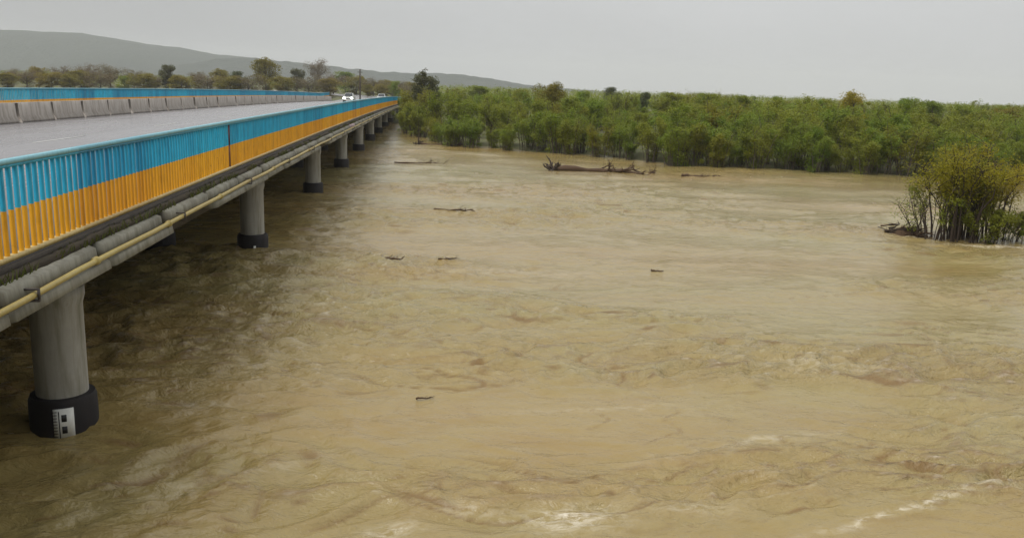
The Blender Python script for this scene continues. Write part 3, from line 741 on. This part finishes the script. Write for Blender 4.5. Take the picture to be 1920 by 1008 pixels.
# trees over the road to the left
tree_at(313, 117, 215, 'dark', 'rounded dark green tree behind the blue railing', .95)
tree_at(497, 107, 225, 'olive', 'tall yellowish olive tree behind the blue railing', .95)
tree_at(446, 130, 222, 'dark', 'low dark green tree next to the tall olive tree', 1.1)
tree_at(412, 128, 235, 'olive', 'small olive tree between two dark green trees', 1.0)
tree_at(370, 134, 250, 'brown', 'pale brownish tree behind the rounded dark green tree', .9)
tree_at(556, 125, 250, 'dark', 'small dark tree between the olive tree and the bare tree', .85)
tree_at(596, 110, 330, 'brown', 'tall thin pale tree fading into the mist', .8)
tree_at(648, 132, 300, 'green', 'wide hazy green tree behind the headlit car', 1.4)
for px, yt, yy, k in [(12, 136, 205, 'olive'), (48, 131, 212, 'brown'), (95, 134, 206, 'olive'), (150, 131, 214, 'olive'), (187, 134, 206, 'brown'), (268, 136, 210, 'olive'), (290, 139, 216, 'brown'), (340, 140, 206, 'olive'), (388, 138, 209, 'brown'), (430, 141, 204, 'olive'), (465, 140, 206, 'brown'), (528, 142, 214, 'olive'), (578, 143, 216, 'brown'), (615, 146, 220, 'olive'), (20, 128, 230, 'brown'), (70, 124, 240, 'olive'), (118, 124, 235, 'brown'), (165, 120, 245, 'brown'), (205, 121, 240, 'brown'), (250, 130, 235, 'brown'), (-40, 122, 240, 'brown')]:
    tree_at(px, yt, yy, k, 'brownish budding tree in the row behind the blue railing' if k == 'brown' else 'olive tree in the brownish row behind the blue railing', 1.15 if yy > 225 else 1.7,
            'brownish trees in the row' if k == 'brown' else 'olive trees in the brownish row')
for px, yt, yy, k in [(625, 139, 262, 'brown'), (668, 141, 268, 'olive'), (700, 146, 250, 'brown'), (722, 149, 262, 'olive'), (748, 152, 255, 'brown'), (772, 153, 262, 'olive'), (735, 158, 245, 'olive'), (762, 160, 238, 'brown'), (690, 153, 258, 'olive')]:
    tree_at(px, yt, yy, k, 'hazy brown tree in the wood behind the far bridge end' if k == 'brown' else 'hazy olive tree in the wood behind the far bridge end', 1.5, 'hazy brown trees behind the bridge end' if k == 'brown' else 'hazy olive trees behind the bridge end')
tree_at(232, 140, 212, 'green', 'low green tree in front of the brownish tree row', 1.2)
tree_at(130, 138, 205, 'olive', 'low olive tree in front of the brownish tree row', 1.3)
# far-off wood: one mass that fills the flat land behind
P = []
for i in range(3200):
    y = 170 + 520*rs.random()**1.3; x = rs.uniform(-.62*y, .85*y)
    if -26 < x + float(bend(y)) < 0 or (x < 0 and y < 262): continue
    g = gz(x, y); hh = rs.uniform(2.6, 4.3) + (y-170)*.003*rs.random(); rr = rs.uniform(1.4, 2.6)
    q = rng.normal(size=(36, 3)); q /= np.linalg.norm(q, axis=1)[:, None]; q = q*(rng.random(36)**.4)[:, None]*np.array([rr, rr, hh*.5])
    P.append(q + np.array([x, y, g + hh*.5]))
P = np.concatenate(P); v, f = leaf_quads(P, np.full(len(P), .50), .1, .65)
tag(link('distant_wood', mesh_np('distant_wood', v, f, M['leaf_thicket'])), 'hazy mass of low woodland stretching behind the thicket', 'wood', None, 'stuff')

# ------------------------------------------------------------------ flooded bush in mid-river
fb = empty('flooded_bush', (20.3, 30.4, -.1)); tag(fb, 'yellow-green leafy willow clump standing alone in the flood', 'bush')
sh = []; fo = []
def bushpart(hgt, wid, nst, nl, leaf, off, lf, seed, lsize=.085):
    st, fl_ = grow_shrub(hgt, wid, nst, nl, lsize, leaf, M['bark_dark'], lf, seed, .45, sub=7, clump=.20)
    link('stems', st, fb, off); link('foliage', fl_, fb, off)
bushpart(3.85, 3.2, 28, 15000, M['leaf_bush'], (-.35, 0, 0), .50, 31)
bushpart(3.3, 2.6, 22, 9000, M['leaf_willow'], (.5, .5, 0), .35, 32)
bushpart(3.1, 2.2, 18, 8000, M['leaf_gold'], (1.35, .3, 0), .42, 33)
bushpart(1.4, 2.8, 20, 6000, M['leaf_thicket'], (.7, -.2, 0), .10, 34)
bushpart(2.3, 3.4, 26, 2600, M['leaf_willow'], (-1.15, .1, 0), .32, 35)
bushpart(1.5, 2.4, 14, 3500, M['leaf_willow'], (1.9, .1, 0), .15, 36)
lb = empty('drowned_shrub', (23.2, 30.2, -.1)); tag(lb, 'low dark green shrub half drowned beside the flooded willow clump', 'bush')
st, fl_ = grow_shrub(1.0, 3.2, 16, 4000, .09, M['leaf_thicket'], M['bark_dark'], .05, 41, .8); link('stems', st, lb); link('foliage', fl_, lb)

def twiggy(mb, base, d, ln, r, depth, rs_):
    pts = [Vector(base)]; dd = Vector(d).normalized()
    for i in range(5):
        dd = (dd + Vector((rs_.gauss(0, .16), rs_.gauss(0, .16), rs_.gauss(0, .10)))).normalized(); pts.append(pts[-1] + dd*ln/5)
    mb.tube(pts, [r*(1-.13*i) for i in range(6)], 7, 0, True, .15)
    if depth:
        for j in range(3):
            k = rs_.randrange(1, 6); nd = (dd + Vector((rs_.gauss(0, .6), rs_.gauss(0, .6), abs(rs_.gauss(0, .35))))).normalized()
            twiggy(mb, pts[k], nd, ln*rs_.uniform(.25, .5), r*.45, depth-1, rs_)
# driftwood caught on the upstream side of the bush: each stick a part
dp = empty('driftwood_pile', (18.35, 31.05, 0.03)); tag(dp, 'dark brown heap of drift sticks jammed against the flooded bush', 'driftwood')
rs2 = random.Random(9)
for i in range(56):
    t = rs2.random(); x = -.45 + 1.05*t; y = .40 - .85*t + rs2.gauss(0, .16); z = abs(rs2.gauss(.12, .14)) * (1.4 - .6*t); ang = rs2.uniform(-1.1, .5); ln = rs2.uniform(.3, .75)
    mb = MB(); twiggy(mb, (-ln/2*math.cos(ang), -ln/2*math.sin(ang), 0), (math.cos(ang), math.sin(ang), rs2.uniform(-.15, .2)), ln, rs2.uniform(.018, .055), 1, rs2)
    mb.build('stick', [M['drift'] if i % 3 else M['bark_dark']], dp, (x, y, z))
mb = MB(); q = rng.normal(size=(1, 3))
prof = [(.02, .26), (.22, .22), (.42, .10), (.58, -.12)]
base = len(mb.v)
for r, z in prof:
    for k in range(18):
        a_ = 2*math.pi*k/18; mb.v.append((r*math.cos(a_)*rs2.uniform(.85, 1.12) + .1*math.sin(a_), r*.55*math.sin(a_)*rs2.uniform(.8, 1.15) - .38*r*math.cos(a_), z*rs2.uniform(.7, 1.2)))
for i in range(3):
    for k in range(18): mb.f.append([i*18+k, i*18+(k+1) % 18, (i+1)*18+(k+1) % 18, (i+1)*18+k]); mb.m.append(0)
mb.f.append(list(range(18))); mb.m.append(0)
mb.build('matted_debris', [M['drift']], dp, (0, 0, .02))

# ------------------------------------------------------------------ floating driftwood
def wz(x, y):
    j = np.searchsorted(xs, x); i = np.searchsorted(ys, y); return float(h[i, j])
def on_water(px, py):
    d = R @ _ray(px, py); t = -CH/d.z; return Vector((0, 0, CH)) + d*t
def drift(px, py, length, ang, r, label, seed, crown=True, root=False, z=.04, name='drift_log'):
    p = on_water(px, py); rs_ = random.Random(seed); o = empty(name, (p.x, p.y, wz(p.x, p.y) + z), ang); tag(o, label, 'driftwood')
    mb = MB(); n_ = 9; pts = [Vector((length*(i/(n_-1)-.5), rs_.gauss(0, .035*length), rs_.uniform(-.7, .3)*r)) for i in range(n_)]
    mb.tube(pts, [r*(1-.075*i)*rs_.uniform(.9, 1.1) for i in range(n_)], 10, 0, True, .12); mb.build('trunk', [M['drift']], o)
    if root:
        for i in range(14):
            mb = MB(); a_ = rs_.uniform(0, 6.28); twiggy(mb, pts[0], (rs_.uniform(-.9, .9), math.cos(a_), abs(math.sin(a_))*.40), rs_.uniform(1.6, 3.2)*min(r, .16)**.75, r*.55, 1, rs_); mb.build('root', [M['bark_dark']], o)
    if crown:
        for i in range(20 if length > 3 else 8):
            mb = MB(); k = rs_.randrange(4, 9); twiggy(mb, pts[k], (rs_.uniform(-.2, 1), rs_.gauss(0, .35), abs(rs_.gauss(0, .12))), length*rs_.uniform(.10, .24), r*.32, 2, rs_); mb.build('branch', [M['drift']], o)
    return o
drift(1122, 322, 5.8, -.18, .22, 'long driftwood trunk with roots and branches floating off the thicket', 51, True, True, .10)
drift(1300, 330, 1.5, -.1, .09, 'short dark log floating past the branchy end of the long trunk', 52, True, False)
drift(1345, 331, .7, .2, .06, 'small dark stick drifting beyond the short log', 53, False)
drift(785, 306, 3.2, -.06, .05, 'thin long branch floating near the last bridge piers', 54, True, False, .03, 'drift_branch')
drift(820, 272, 3.4, -.1, .12, 'dark branch heap stranded at the thicket corner by the bridge', 55, True, True)
drift(852, 398, 1.7, -.12, .045, 'thin dark forked branch floating in open water beside the bridge', 56, True, False, .02, 'drift_branch')
drift(727, 495, .75, -.25, .05, 'curved dark branch bobbing beside the shaded water under the bridge', 57, True, False, .03, 'drift_branch')
drift(838, 490, .55, .3, .03, 'small brown twig floating past the curved dark branch', 58, True, False, .02, 'drift_branch')
drift(1232, 510, .35, -.3, .03, 'tiny dark stick alone in the middle of the river', 59, False, False, .02, 'drift_branch')
drift(795, 752, .26, .15, .018, 'brown bark piece riding a wave crest in the rough water', 60, True, False, .03, 'drift_branch')

# ------------------------------------------------------------------ rain haze
mb = MB(); mb.box(-4500, 4500, -300, 4500, -4.0, 135)
hz = NB('haze_air'); hz.N.remove(hz.b); pv = hz.new('ShaderNodeVolumePrincipled'); pv.inputs['Color'].default_value = (.90, .92, .93, 1); pv.inputs['Density'].default_value = .00025
hz.L.new(pv.outputs[0], hz.out.inputs['Volume'])
tag(mb.build('haze', [hz.m]), 'thin grey rain haze filling the valley air', 'haze', None, 'stuff')
